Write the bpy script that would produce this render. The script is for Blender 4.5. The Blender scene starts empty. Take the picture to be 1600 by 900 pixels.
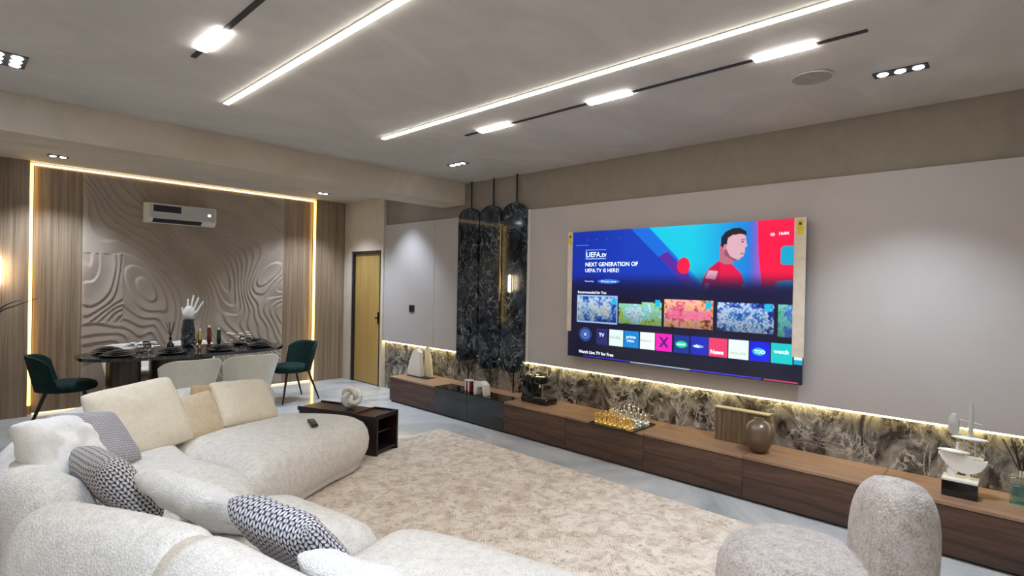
import bpy, bmesh, math, random
import numpy as np
from mathutils import Vector, Matrix, noise
random.seed(7)
S = bpy.context.scene
COL = S.collection
PI = math.pi
R = math.radians

# ------------------------------------------------------------------ camera
cd = bpy.data.cameras.new('camera'); cam = bpy.data.objects.new('camera', cd); COL.objects.link(cam)
YAW, PITCH, ROLL, FPX = R(43.22), R(0.33), R(1.12), 843.3
cd.sensor_width = 36; cd.lens = FPX / 1600 * 36; cd.clip_start = 0.05; cd.clip_end = 60
F = Vector((math.cos(PITCH)*math.cos(YAW), math.cos(PITCH)*math.sin(YAW), -math.sin(PITCH)))
Rt = Vector((math.sin(YAW), -math.cos(YAW), 0)); Up = Rt.cross(F)
R2 = Rt*math.cos(ROLL) + Up*math.sin(ROLL); U2 = -Rt*math.sin(ROLL) + Up*math.cos(ROLL)
M = Matrix((R2, U2, -F)).transposed().to_4x4(); M.translation = Vector((0, 0, 1.6))
cam.matrix_world = M
S.camera = cam
# ------------------------------------------------------------------ world and exposure
w = bpy.data.worlds.new('world'); S.world = w; w.use_nodes = True
w.node_tree.nodes['Background'].inputs[0].default_value = (0.5, 0.55, 0.65, 1)
w.node_tree.nodes['Background'].inputs[1].default_value = 0.05
S.view_settings.view_transform = 'Standard'; S.view_settings.look = 'None'
S.view_settings.gamma = 1; S.view_settings.use_curve_mapping = False
S.view_settings.exposure = 1.12
K_LED, K_TRACK, K_SPOT, K_COVE = 12.5, 34.0, 42.0, 7.0     # light levels
WARM = (1.0, 0.86, 0.62); NEUT = (1.0, 0.96, 0.92); COOL = (0.70, 0.83, 1.0)

# ------------------------------------------------------------------ materials
def s2l(c): return tuple((x/12.92 if x <= .04045 else ((x+.055)/1.055)**2.4) for x in c)
def hexc(r, g, b): return s2l((r/255, g/255, b/255)) + (1,)
class MT:
    world = False
    def __init__(s, name, rough=.5, metal=0., coat=0.):
        s.m = bpy.data.materials.new(name); s.m.use_nodes = True
        s.t = s.m.node_tree; s.n = s.t.nodes; s.b = s.n['Principled BSDF']
        s.b.inputs['Roughness'].default_value = rough; s.b.inputs['Metallic'].default_value = metal
        if coat: s.b.inputs['Coat Weight'].default_value = coat; s.b.inputs['Coat Roughness'].default_value = .08
    def node(s, ty, **kw):
        n = s.n.new(ty)
        for k, v in kw.items():
            if k in n.inputs: n.inputs[k].default_value = v
            else: setattr(n, k, v)
        return n
    def link(s, a, b): s.t.links.new(a, b)
    def coord(s, scale=(1, 1, 1), rot=(0, 0, 0)):
        c = s.node('ShaderNodeNewGeometry' if s.world else 'ShaderNodeTexCoord'); mp = s.node('ShaderNodeMapping')
        mp.inputs['Scale'].default_value = scale; mp.inputs['Rotation'].default_value = rot
        s.link(c.outputs['Position' if s.world else 'Object'], mp.inputs[0]); return mp.outputs[0]
    def ramp(s, fac, stops):
        r = s.node('ShaderNodeValToRGB'); e = r.color_ramp.elements
        while len(e) < len(stops): e.new(.5)
        for i, (p, c) in enumerate(stops): e[i].position = p; e[i].color = c
        s.link(fac, r.inputs[0]); return r.outputs[0]
    def noise(s, vec, scale, detail=6, rough=.55, dist=0.):
        n = s.node('ShaderNodeTexNoise'); n.inputs['Scale'].default_value = scale; n.inputs['Detail'].default_value = detail
        n.inputs['Roughness'].default_value = rough; n.inputs['Distortion'].default_value = dist
        s.link(vec, n.inputs['Vector']); return n.outputs['Fac']
    def bump(s, h, strength=.3, dist=.01):
        b = s.node('ShaderNodeBump'); b.inputs['Strength'].default_value = strength; b.inputs['Distance'].default_value = dist
        s.link(h, b.inputs['Height']); s.link(b.outputs[0], s.b.inputs['Normal'])
    def base(s, c): s.link(c, s.b.inputs['Base Color'])
def plain(name, c, rough=.5, metal=0., coat=0., var=.08, scale=20):
    m = MT(name, rough, metal, coat); n = m.noise(m.coord(), scale, 3)
    d = tuple(max(0, x*(1-var)) for x in c[:3])+(1,); u = tuple(min(1, x*(1+var)) for x in c[:3])+(1,)
    m.base(m.ramp(n, [(.3, d), (.7, u)])); return m.m
def emit(name, col, k):
    m = MT(name); m.b.inputs['Base Color'].default_value = (.8, .8, .8, 1)
    m.b.inputs['Emission Color'].default_value = tuple(col)+(1,); m.b.inputs['Emission Strength'].default_value = k; return m.m
def plaster(name, c1, c2, scale=1.3, rough=.75, bump=.15):
    m = MT(name, rough); v = m.coord((1, 1.6, 1)); n = m.noise(v, scale, 9, .62, 1.2); f = m.noise(v, 26, 4)
    m.base(m.ramp(n, [(.32, c1), (.68, c2)])); m.bump(f, bump, .004); return m.m
def wood(name, c1, c2, c3, scale, rough=.42, rot=(0, 0, 0)):
    m = MT(name, rough); v = m.coord(scale, rot); n = m.noise(v, 1.0, 8, .6, .5); n2 = m.noise(v, 3.5, 5, .7)
    mx = m.node('ShaderNodeMath', operation='ADD'); mul = m.node('ShaderNodeMath', operation='MULTIPLY'); mul.inputs[1].default_value = .45
    m.link(n2, mul.inputs[0]); m.link(n, mx.inputs[0]); m.link(mul.outputs[0], mx.inputs[1])
    m.base(m.ramp(mx.outputs[0], [(.52, c1), (.72, c2), (.92, c3)])); m.bump(mx.outputs[0], .08, .003); return m.m
def marble(name, dark, mid, vein, scale=1.6, rough=.12, width=.035, blot=(.35, .62), rotx=.5):
    m = MT(name, rough); m.world = True; v = m.coord((1, 1, .8), (rotx, 0, 0))
    n = m.noise(v, scale, 10, .65, 1.6); b = m.ramp(n, [(blot[0], dark), (blot[1], mid)])
    n2 = m.noise(v, scale*.9, 11, .6, 2.6)
    sb = m.node('ShaderNodeMath', operation='SUBTRACT'); sb.inputs[1].default_value = .5; m.link(n2, sb.inputs[0])
    ab = m.node('ShaderNodeMath', operation='ABSOLUTE'); m.link(sb.outputs[0], ab.inputs[0])
    vf = m.ramp(ab.outputs[0], [(0, (1, 1, 1, 1)), (width, (0, 0, 0, 1))])
    n3 = m.noise(v, scale*.7, 3); mask = m.ramp(n3, [(.38, (0, 0, 0, 1)), (.62, (1, 1, 1, 1))])
    ml = m.node('ShaderNodeMath', operation='MULTIPLY'); m.link(vf, ml.inputs[0]); m.link(mask, ml.inputs[1])
    mix = m.node('ShaderNodeMix', data_type='RGBA'); m.link(ml.outputs[0], mix.inputs[0]); m.link(b, mix.inputs[6]); mix.inputs[7].default_value = vein
    m.base(mix.outputs[2]); return m.m
def fabric(name, c1, c2, scale=120, bump=.5, rough=.95, dist=.006):
    m = MT(name, rough); v = m.coord(); n = m.noise(v, scale, 4, .7); vo = m.node('ShaderNodeTexVoronoi'); vo.inputs['Scale'].default_value = scale*1.1
    m.link(v, vo.inputs['Vector']); big = m.noise(v, scale*.22, 3)
    a = m.node('ShaderNodeMath', operation='MULTIPLY_ADD'); a.inputs[1].default_value = .5; m.link(big, a.inputs[0]); m.link(n, a.inputs[2])
    m.base(m.ramp(a.outputs[0], [(.55, c1), (.85, c2)])); m.b.inputs['Sheen Weight'].default_value = .25
    m.bump(vo.outputs['Distance'], bump, dist); return m.m
def knit(name, dark, light, su, sv, bumpd=.012):
    # chunky knit: chevron stitches laid out in UV space of the cushion
    m = MT(name, .95); uv = m.node('ShaderNodeUVMap'); sp = m.node('ShaderNodeSeparateXYZ'); m.link(uv.outputs[0], sp.inputs[0])
    def mth(op, a, b=None, v=None):
        n = m.node('ShaderNodeMath', operation=op); m.link(a, n.inputs[0])
        if b is not None: m.link(b, n.inputs[1])
        if v is not None: n.inputs[1].default_value = v
        return n.outputs[0]
    u = mth('MULTIPLY', sp.outputs[0], v=su); vv = mth('MULTIPLY', sp.outputs[1], v=sv)
    tri = mth('PINGPONG', u, v=.5)                       # 0..0.5 zigzag
    fr = mth('FRACT', mth('ADD', vv, mth('MULTIPLY', tri, v=1.4)))
    w1 = mth('PINGPONG', fr, v=.5); w2 = mth('PINGPONG', mth('MULTIPLY', u, v=2.0), v=.5)
    h = mth('MULTIPLY', w1, w2); nz = m.noise(m.coord(), 260, 2)
    hh = mth('ADD', h, mth('MULTIPLY', nz, v=.06))
    m.base(m.ramp(hh, [(.045, dark), (.10, light)])); m.bump(hh, .9, bumpd); return m.m

ceil_m = plaster('ceiling_plaster', hexc(186, 182, 178), hexc(204, 199, 194), 1.1, .7)
beam_m = plaster('beam_plaster', hexc(180, 169, 153), hexc(198, 187, 171), 1.5, .7)
cream_m = plaster('cream_plaster', hexc(196, 182, 163), hexc(208, 195, 177), 2, .75, .05)
panel_m = plaster('wall_panel_paint', hexc(176, 168, 164), hexc(181, 173, 169), 1.0, .6, .03)
upper_m = plaster('upper_wallpaper', hexc(136, 125, 112), hexc(144, 133, 119), 3, .8, .1)
wood_m = wood('wall_wood', hexc(112, 94, 76), hexc(142, 120, 97), hexc(164, 142, 116), (26, 26, .55), .5)
cab_m = wood('walnut', hexc(54, 37, 30), hexc(82, 58, 46), hexc(110, 80, 62), (14, 1.0, 14), .38)
cabtop_m = wood('walnut_top', hexc(124, 94, 74), hexc(152, 118, 93), hexc(176, 142, 116), (12, .8, 12), .35)
back_marble = marble('grey_marble', hexc(50, 45, 41), hexc(164, 156, 146), hexc(214, 208, 200), 4.2, .16, .03, (.41, .66))
black_marble = marble('black_marble', hexc(12, 17, 22), hexc(66, 76, 86), hexc(176, 182, 184), 4.2, .07, .014, (.42, .74), .8)
black_gloss = plain('black_gloss', (.006, .007, .009, 1), .06, 0, .5)
black_matt = plain('black_matt', (.012, .012, .013, 1), .45)
dark_metal = plain('dark_metal', (.02, .018, .017, 1), .35, .8)
bronze_m = plain('bronze', (.12, .085, .05, 1), .35, .9)
white_p = plain('white_plastic', hexc(232, 230, 225), .35, var=.02)
white_c = plain('white_ceramic', hexc(236, 232, 224), .3, var=.03)
silver_m = plain('silver', (.82, .82, .80, 1), .18, 1.0, var=.03)
gold_m = plain('gold', (.95, .68, .22, 1), .2, 1.0, var=.04)
brass_m = plain('brass', (.62, .44, .22, 1), .3, 1.0, var=.05)
sofa_m = fabric('boucle_cream', hexc(208, 203, 196), hexc(240, 236, 230), 110, .55)
seam_m = fabric('boucle_piping', hexc(190, 178, 162), hexc(218, 207, 192), 160, .5)
chairf_m = fabric('boucle_greige', hexc(150, 139, 131), hexc(204, 194, 187), 95, .6)
cush_m = fabric('cushion_beige', hexc(224, 212, 190), hexc(238, 228, 208), 160, .2)
tan_m = fabric('cushion_tan', hexc(178, 154, 118), hexc(200, 176, 140), 160, .2)
lighttan_m = fabric('cushion_sand', hexc(204, 184, 152), hexc(222, 204, 174), 160, .2)
whitecush_m = fabric('cushion_white', hexc(232, 230, 228), hexc(246, 244, 242), 150, .2)
fluff_m = fabric('cushion_fluffy', hexc(230, 228, 224), hexc(250, 248, 246), 130, .8, 1, .006)
knitgrey_m = knit('knit_grey', hexc(110, 106, 118), hexc(214, 210, 214), 22, 30)
knitblue_m = knit('knit_navy', hexc(28, 30, 58), hexc(228, 226, 232), 14, 19)
knitdark_m = knit('knit_dark', hexc(44, 42, 58), hexc(228, 224, 224), 15, 21)
green_m = fabric('green_velvet', hexc(5, 27, 24), hexc(12, 46, 42), 60, .1, .8); green_m.node_tree.nodes['Principled BSDF'].inputs['Sheen Weight'].default_value = 0; green_m.node_tree.nodes['Principled BSDF'].inputs['Specular IOR Level'].default_value = .25
crchair_m = fabric('cream_leather', hexc(224, 219, 204), hexc(236, 231, 216), 80, .06, .6)
crback_m = crchair_m
oak_m = wood('door_veneer', hexc(160, 128, 72), hexc(172, 140, 80), hexc(184, 150, 90), (20, 20, .8), .45)
darkwood_m = wood('dark_wood', hexc(22, 13, 14), hexc(38, 24, 24), hexc(58, 38, 36), (3, 12, 8), .3)
boxwood_m = wood('box_wood', hexc(70, 54, 38), hexc(104, 84, 62), hexc(132, 110, 84), (20, 30, 1.2), .5)
glow_spot = emit('spot_diode', COOL, 40)
def floor_mat():
    m = MT('polished_marble_floor', .12); v = m.coord((1, 1, 1)); n = m.noise(v, .9, 9, .6, 1.8)
    m.base(m.ramp(n, [(.35, hexc(166, 168, 170)), (.5, hexc(196, 196, 194)), (.68, hexc(214, 212, 208))])); return m.m
floor_m = floor_mat()
def relief_mat():
    m = MT('relief_paint', .6); n = m.noise(m.coord(), 3, 4); m.base(m.ramp(n, [(.3, hexc(160, 144, 128)), (.7, hexc(172, 156, 140))])); return m.m
relief_m = relief_mat()
def rug_mat():
    m = MT('woven_rug', 1.0); v = m.coord(); n = m.noise(v, 8.5, 8, .75, .6)
    vo = m.node('ShaderNodeTexVoronoi'); vo.inputs['Scale'].default_value = 4.4; vo.inputs['Randomness'].default_value = .45; vo.distance = 'MANHATTAN'
    m.link(v, vo.inputs['Vector'])
    k = m.node('ShaderNodeMath', operation='MULTIPLY'); k.inputs[1].default_value = 9.0; m.link(vo.outputs['Distance'], k.inputs[0])
    pp = m.node('ShaderNodeMath', operation='PINGPONG'); pp.inputs[1].default_value = .5; m.link(k.outputs[0], pp.inputs[0])
    ad = m.node('ShaderNodeMath', operation='MULTIPLY_ADD'); ad.inputs[1].default_value = .22; m.link(pp.outputs[0], ad.inputs[0]); m.link(n, ad.inputs[2])
    base = m.ramp(ad.outputs[0], [(.42, hexc(194, 174, 156)), (.53, hexc(216, 200, 184)), (.64, hexc(236, 224, 210))])
    n2 = m.noise(v, 26, 5, .7); spots = m.ramp(n2, [(.36, (1, 1, 1, 1)), (.43, (0, 0, 0, 1))])
    mul = m.node('ShaderNodeMath', operation='MULTIPLY'); mul.inputs[1].default_value = .75; m.link(spots, mul.inputs[0])
    mix = m.node('ShaderNodeMix', data_type='RGBA'); m.link(mul.outputs[0], mix.inputs[0]); m.link(base, mix.inputs[6]); mix.inputs[7].default_value = hexc(158, 138, 122)
    m.base(mix.outputs[2]); m.bump(m.noise(v, 200, 2), .5, .006); return m.m
rug_m = rug_mat()
def glass_mat(name, col, rough=.03):
    m = MT(name, rough); m.b.inputs['Base Color'].default_value = col; m.b.inputs['Transmission Weight'].default_value = 1; m.b.inputs['IOR'].default_value = 1.3; return m.m
glass_m = glass_mat('clear_glass', (.93, .96, .96, 1)); teal_m = glass_mat('teal_liquid', (.25, .62, .62, 1))
smoke_m = glass_mat('smoked_glass', (.10, .10, .11, 1))

# ------------------------------------------------------------------ helpers
def wl(o):
    v = Vector((0, 0, 0))
    while o: v = v + o.location; o = o.parent
    return v
def obj(name, bm, mat, parent=None, world=True, smooth=False, loc=None):
    """link ONE mesh object; with world=True coordinates are world ones and get shifted under the parent / to loc"""
    off = Vector((0, 0, 0))
    if parent is not None and world: off = wl(parent)
    if parent is None and loc is not None: off = Vector(loc)
    me = bpy.data.meshes.new(name)
    if off.length > 0: bmesh.ops.translate(bm, verts=bm.verts, vec=-off)
    bmesh.ops.recalc_face_normals(bm, faces=bm.faces)
    bm.to_mesh(me); bm.free()
    if smooth:
        for p in me.polygons: p.use_smooth = True
        if smooth == 'auto':
            try: me.set_sharp_from_angle(angle=R(40))
            except Exception: pass
    for x in (mat if isinstance(mat, (list, tuple)) else [mat]): me.materials.append(x)
    o = bpy.data.objects.new(name, me); COL.objects.link(o)
    if parent is not None: o.parent = parent
    elif loc is not None: o.location = loc
    return o
def thing(name, label, cat, loc=(0, 0, 0), rz=0, group=None):
    o = bpy.data.objects.new(name, None); COL.objects.link(o); o.empty_display_size = .1
    o.location = loc; o.rotation_euler = (0, 0, rz); o['label'] = label; o['category'] = cat
    if group: o['group'] = group
    return o
def tag(o, label, cat, group=None):
    o['label'] = label; o['category'] = cat
    if group: o['group'] = group
    return o
def struct(o, label, cat):
    o['kind'] = 'structure'; o['label'] = label; o['category'] = cat; return o
def dup(root, loc=None, rz=None, label=None, group=None):
    r = root.copy(); COL.objects.link(r)
    if loc is not None: r.location = loc
    if rz is not None: r.rotation_euler = (0, 0, rz)
    if label: r['label'] = label
    if group: r['group'] = group
    for ch in list(root.children):
        c = ch.copy(); COL.objects.link(c); c.parent = r
        for g in ch.children:
            d = g.copy(); COL.objects.link(d); d.parent = c
    return r
def B(): return bmesh.new()
def box(bm, x0, x1, y0, y1, z0, z1, bev=0):
    m = Matrix.Translation(((x0+x1)/2, (y0+y1)/2, (z0+z1)/2)) @ Matrix.Diagonal((abs(x1-x0), abs(y1-y0), abs(z1-z0), 1))
    r = bmesh.ops.create_cube(bm, size=1, matrix=m)
    if bev:
        es = list({e for v in r['verts'] for e in v.link_edges})
        bmesh.ops.bevel(bm, geom=es, offset=bev, segments=2, affect='EDGES', profile=.6)
    return bm
def bx(*a, **k): return box(B(), *a, **k)
def tube(bm, p0, p1, r0, r1=None, seg=12):
    p0, p1 = Vector(p0), Vector(p1); r1 = r0 if r1 is None else r1; d = p1-p0
    m = Matrix.Translation((p0+p1)/2) @ d.to_track_quat('Z', 'Y').to_matrix().to_4x4()
    bmesh.ops.create_cone(bm, cap_ends=True, segments=seg, radius1=r0, radius2=r1, depth=d.length, matrix=m); return bm
def lathe(bm, prof, c=(0, 0, 0), seg=20, sx=1, sy=1):
    rings = []
    for r, z in prof:
        rings.append([bm.verts.new((c[0]+r*sx*math.cos(2*PI*i/seg), c[1]+r*sy*math.sin(2*PI*i/seg), c[2]+z)) for i in range(seg)])
    for a, b in zip(rings, rings[1:]):
        for i in range(seg): bm.faces.new((a[i], a[(i+1) % seg], b[(i+1) % seg], b[i]))
    if prof[0][0] > 1e-4: bm.faces.new(rings[0][::-1])
    if prof[-1][0] > 1e-4: bm.faces.new(rings[-1])
    bmesh.ops.remove_doubles(bm, verts=bm.verts, dist=1e-5); return bm
def ball(bm, c, r, sx=1, sy=1, sz=1, u=16, v=10):
    bmesh.ops.create_uvsphere(bm, u_segments=u, v_segments=v, radius=r, matrix=Matrix.Translation(c) @ Matrix.Diagonal((sx, sy, sz, 1))); return bm
def prism(bm, pts, n, off=(0, 0, 0)):
    """extrude polygon pts (3-D) along vector n"""
    n = Vector(n); a = [bm.verts.new(Vector(p)) for p in pts]; b = [bm.verts.new(Vector(p)+n) for p in pts]
    bm.faces.new(a); bm.faces.new(b[::-1])
    for i in range(len(a)): bm.faces.new((a[i], b[i], b[(i+1) % len(a)], a[(i+1) % len(a)]))
    return bm
def catmull(pts, closed=True, n=10):
    P = [Vector(p) for p in pts]; N = len(P); out = []
    rng = range(N) if closed else range(N-1)
    for i in rng:
        g = (lambda k: P[k % N]) if closed else (lambda k: P[max(0, min(N-1, k))])
        a, b, c, d = g(i-1), g(i), g(i+1), g(i+2)
        for k in range(n):
            t = k/n
            out.append(.5*((2*b)+(-a+c)*t+(2*a-5*b+4*c-d)*t*t+(-a+3*b-3*c+d)*t*t*t))
    if not closed: out.append(P[-1])
    return out
def pebble(pts, prof, n=10, top_dome=.02):
    """solid with a smooth plan outline; prof = [(inset, z)...] bottom to top"""
    C = catmull([(p[0], p[1], 0) for p in pts], True, n); N = len(C)
    cen = sum(C, Vector())/N; bm = B(); rings = []
    for ins, z in prof:
        rr = []
        for p in C:
            d = p-cen; k = 1-ins/d.length; rr.append(bm.verts.new((cen.x+d.x*k, cen.y+d.y*k, z)))
        rings.append(rr)
    last = [v.co.copy() for v in rings[-1]]
    for k, s in enumerate((.86, .65, .4, .15)):
        rings.append([bm.verts.new((cen.x+(p.x-cen.x)*s, cen.y+(p.y-cen.y)*s, p.z+top_dome*(1-s*s))) for p in last])
    for a, b in zip(rings, rings[1:]):
        for i in range(N): bm.faces.new((a[i], a[(i+1) % N], b[(i+1) % N], b[i]))
    bm.faces.new(rings[0][::-1]); bm.faces.new(rings[-1]); return bm
def roll(path, hw, hh, n=10, seg=24, ex=2.6, endf=None, lean=0.):
    """thick rounded roll swept along a path of (x,y,z) centre points with rounded ends"""
    C = catmull(path, False, n); N = len(C)
    L = [0]
    for a, b in zip(C, C[1:]): L.append(L[-1]+(b-a).length)
    er = endf or hw*.9; bm = B(); rings = []
    extra = [k/6 for k in range(1, 7)]
    st = []                                     # stations (pos, tangent, scale)
    t0 = (C[1]-C[0]).normalized(); t1 = (C[-1]-C[-2]).normalized()
    for a in reversed(extra): st.append((C[0]-t0*er*math.sin(a*PI/2)*1.0, t0, math.cos(a*PI/2)))
    for i in range(N):
        t = (C[min(N-1, i+1)]-C[max(0, i-1)]).normalized(); st.append((C[i], t, 1))
    for a in extra: st.append((C[-1]+t1*er*math.sin(a*PI/2), t1, math.cos(a*PI/2)))
    for p, t, s in st:
        s = max(s, .02)
        q = Vector((t.y, -t.x, 0)).normalized(); ring = []
        for k in range(seg):
            a = 2*PI*k/seg; c, sn = math.cos(a), math.sin(a)
            u = math.copysign(abs(c)**(2/ex), c)*hw*s; v = math.copysign(abs(sn)**(2/ex), sn)*hh*(s if s > .99 else s**.6)
            ring.append(bm.verts.new((p.x+q.x*(u+lean*v), p.y+q.y*(u+lean*v), p.z+v)))
        rings.append(ring)
    for a, b in zip(rings, rings[1:]):
        for i in range(seg): bm.faces.new((a[i], a[(i+1) % seg], b[(i+1) % seg], b[i]))
    bm.faces.new(rings[0][::-1]); bm.faces.new(rings[-1]); return bm
def cable(bm, pts, r, seg=8, closed=False, n=6):
    C = catmull(pts, closed, n); N = len(C); rings = []
    rr = r if callable(r) else (lambda t: r)
    for i, p in enumerate(C):
        t = ((C[(i+1) % N]-C[i-1]) if closed else (C[min(N-1, i+1)]-C[max(0, i-1)])).normalized()
        a = t.orthogonal().normalized() if i == 0 else (prev - t*prev.dot(t)).normalized()
        prev = a; b = t.cross(a)
        rings.append([bm.verts.new(p+(a*math.cos(2*PI*k/seg)+b*math.sin(2*PI*k/seg))*rr(i/(N-1))) for k in range(seg)])
    pairs = list(zip(rings, rings[1:]))
    if closed: pairs.append((rings[-1], rings[0]))
    for a, b in pairs:
        for k in range(seg): bm.faces.new((a[k], a[(k+1) % seg], b[(k+1) % seg], b[k]))
    if not closed: bm.faces.new(rings[0][::-1]); bm.faces.new(rings[-1])
    return bm
def text_bm(s, size, off=.0, align='LEFT', spacing=1.0):
    c = bpy.data.curves.new('lettering', 'FONT'); c.body = s; c.size = size; c.offset = off; c.align_x = align; c.space_character = spacing; c.resolution_u = 3
    o = bpy.data.objects.new('lettering', c); COL.objects.link(o); dg = bpy.context.evaluated_depsgraph_get(); dg.update()
    me = bpy.data.meshes.new_from_object(o.evaluated_get(dg)); bm = B(); bm.from_mesh(me)
    bpy.data.objects.remove(o); bpy.data.curves.remove(c); bpy.data.meshes.remove(me); return bm
def spot(name, loc, parent, watts, col, angle=75, blend=.6, tilt=(0, 0, 0), size=.02):
    l = bpy.data.lights.new(name, 'SPOT'); l.energy = watts; l.color = col; l.spot_size = R(angle); l.spot_blend = blend; l.shadow_soft_size = size
    o = bpy.data.objects.new(name, l); COL.objects.link(o); o.parent = parent; o.location = Vector(loc)-wl(parent); o.rotation_euler = tilt; return o

# ------------------------------------------------------------------ dimensions
XD, XF, YB, YL, H, ZB = 4.638, 4.193, 5.236, 8.217, 2.897, 2.62
XW, YW = -0.62, -1.25
ZP, ZL, ZC = 2.47, .717, .337
# ------------------------------------------------------------------ room shell
struct(obj('floor', bx(XW-.2, XD+.35, YW-.2, YL+.25, -.12, 0), floor_m), 'polished pale grey marble floor', 'floor')
struct(obj('ceiling', bx(XW-.2, XD+.35, YW-.2, YL+.25, H, H+.12), ceil_m), 'brushed grey beige plaster ceiling', 'ceiling')
struct(obj('wall_left', bx(XW-.15, XW, YW-.15, YL+.2, 0, H), cream_m), 'cream plaster wall', 'wall')
struct(obj('wall_front', bx(XW, XD+.2, YW-.15, YW, 0, H), cream_m), 'cream plaster wall behind the viewer', 'wall')
struct(obj('trim_1', bx(XW, XD+.02, YB, YB+.465, ZB, H), beam_m), 'dropped plaster beam across the ceiling', 'beam')
# TV wall
wr = struct(obj('wall_right', bx(XD+.09, XD+.2, YW, YL+.2, 0, H), upper_m), 'long wall that carries the television', 'wall')
obj('upper_band', bx(XD+.03, XD+.09, YW, 7.03, ZP, H), upper_m, wr)
obj('marble_backsplash', bx(XD+.045, XD+.09, YW, 7.03, 0, ZP), back_marble, wr)
for y0, y1 in ((YW, 4.09), (5.36, 5.815), (5.82, 7.03)):
    obj('wall_panel', bx(XD, XD+.045, y0, y1, ZL, ZP-.006, bev=.003), panel_m, wr)
obj('panel_frame', bx(XD-.004, XD+.045, 4.09, 4.125, ZL, ZP), white_p, wr)['label'] = 'white edge strip of the panel beside the black stone'
obj('panel_frame', bx(XD-.004, XD+.045, 5.325, 5.36, ZL, ZP), panel_m, wr)
for y0, y1 in ((4.41, 4.125), (5.28, 5.325)): pass
cove_m = emit('cove_led', (1.0, .87, .42), K_COVE*.75)
for y0, y1 in ((YW, 4.125), (5.325, 7.03)):
    obj('led_strip', bx(XD+.008, XD+.04, y0, y1, ZL-.012, ZL-.001), cove_m, wr)['label'] = 'warm glowing light strip under the wall panels'
obj('led_strip', bx(XD+.028, XD+.04, 4.13, 5.32, .69, .70), cove_m, wr)
# block with the door
wd = struct(obj('wall_right_block', B(), cream_m), '', '') if False else None
bm = B(); box(bm, 4.62, XD+.09, 7.03, 7.09, 0, H); box(bm, 4.62, XD+.09, 7.95, YL, 0, H); box(bm, 4.62, XD+.09, 7.09, 7.95, 2.09, H)
obj('door_surround', bm, cream_m, wr)
d = struct(obj('door_1', bx(4.655, 4.69, 7.135, 7.87, .012, 2.045), oak_m), 'ochre veneered door beside the wood panelled wall', 'door')
bm = B(); box(bm, 4.625, 4.70, 7.87, 7.925, 0, 2.085); box(bm, 4.625, 4.70, 7.115, 7.87, 2.045, 2.085); box(bm, 4.625, 4.70, 7.105, 7.13, 0, 2.085)
obj('door_frame', bm, black_matt, d)
bm = B(); box(bm, 4.64, 4.656, 7.17, 7.20, .96, 1.14, bev=.004); tube(bm, (4.655, 7.185, 1.05), (4.61, 7.185, 1.05), .009); tube(bm, (4.612, 7.18, 1.05), (4.612, 7.22, 1.05), .009)
obj('door_handle', bm, dark_metal, d)
# back wall
wb = struct(obj('wall_back', bx(XW, XD+.2, YL+.06, YL+.2, 0, H), relief_m), 'panelled back wall behind the dining table', 'wall')
for x0, x1, y in ((XW, .705, YL-.05), (.745, 1.183, YL), (3.621, 4.075, YL), (4.115, 4.62, YL-.05)):
    n = max(2, round((x1-x0)/.22)); ws = (x1-x0)/n
    for i in range(n):
        obj('wood_panel', bx(x0+i*ws+.0008, x0+(i+1)*ws-.0008, y, YL+.06, 0 if y < YL else .03, H if y < YL else H-.05, bev=.0012), wood_m, wb)
ledw = emit('warm_wall_led', (1.0, .60, .085), K_COVE*.36)
for x0, x1 in ((.706, .733), (4.086, 4.113)):
    obj('led_strip', bx(x0, x1, YL-.045, YL-.02, .12 if x0 < 1 else .02, H-.02), ledw, wb)['label'] = 'vertical warm light strip between the wood panels'
obj('led_strip', bx(.73, 4.09, YL-.012, YL+.02, H-.034, H-.016), emit('warm_top_led', (1, .76, .42), K_COVE*.2), wb)['label'] = 'horizontal warm light strip at the ceiling'
obj('led_strip', bx(.75, 4.08, YL+.0, YL+.03, .006, .02), emit('warm_low_led', (1, .8, .5), K_COVE*.08), wb)
# carved relief panel: stepped contour terraces
x0, x1, z0, z1 = 1.185, 3.619, .03, H-.05
NX, NZ = 300, 350
def terr(u, v):
    ox = 0.
    if u < .17 and .36 < v < .66: ox = 3.7
    p = Vector((u*1.5+ox, v*1.9, .3))
    wx = noise.noise(p*1.1+Vector((5.2, 1.3, 0))); wz = noise.noise(p*1.1+Vector((1.7, 9.2, 4)))
    q = Vector((u*1.9+wx*1.1+v*.9+ox, v*1.3-u*.9+wz*1.1, 0))
    n = noise.noise(q*.95)+.35*noise.noise(q*2.1+Vector((3, 3, 3)))
    t = n*9.0; f = t-math.floor(t)
    st = min(1, max(0, (f-.0)/.22)); st = st*st*(3-2*st)           # sharp lip
    fall = 1-max(0, (f-.22)/.78)
    return (st*fall)*.016
me = bpy.data.meshes.new('relief_panel'); vs = []
for j in range(NZ+1):
    for i in range(NX+1):
        u, v = i/NX, j/NZ; e = min(u, 1-u, v, 1-v); k = min(1, e/.012)
        vs.append((x0+u*(x1-x0), YL-.004-terr(u, v)*k, z0+v*(z1-z0)))
fs = [(a, a+1, a+NX+2, a+NX+1) for j in range(NZ) for a in range(j*(NX+1), j*(NX+1)+NX)]
me.from_pydata(vs, [], fs); me.materials.append(relief_m)
for p in me.polygons: p.use_smooth = True
o = bpy.data.objects.new('relief_panel', me); COL.objects.link(o); o.parent = wb; o['label'] = 'carved panel with flowing contour ridges'
# baseboard-like line on the cream wall not visible; rug
rg = tag(obj('area_rug', bx(1.05, 3.785, .25, 4.59, .0005, .013, bev=.004), rug_m), 'large beige patterned area rug on the marble floor', 'rug')

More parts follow.
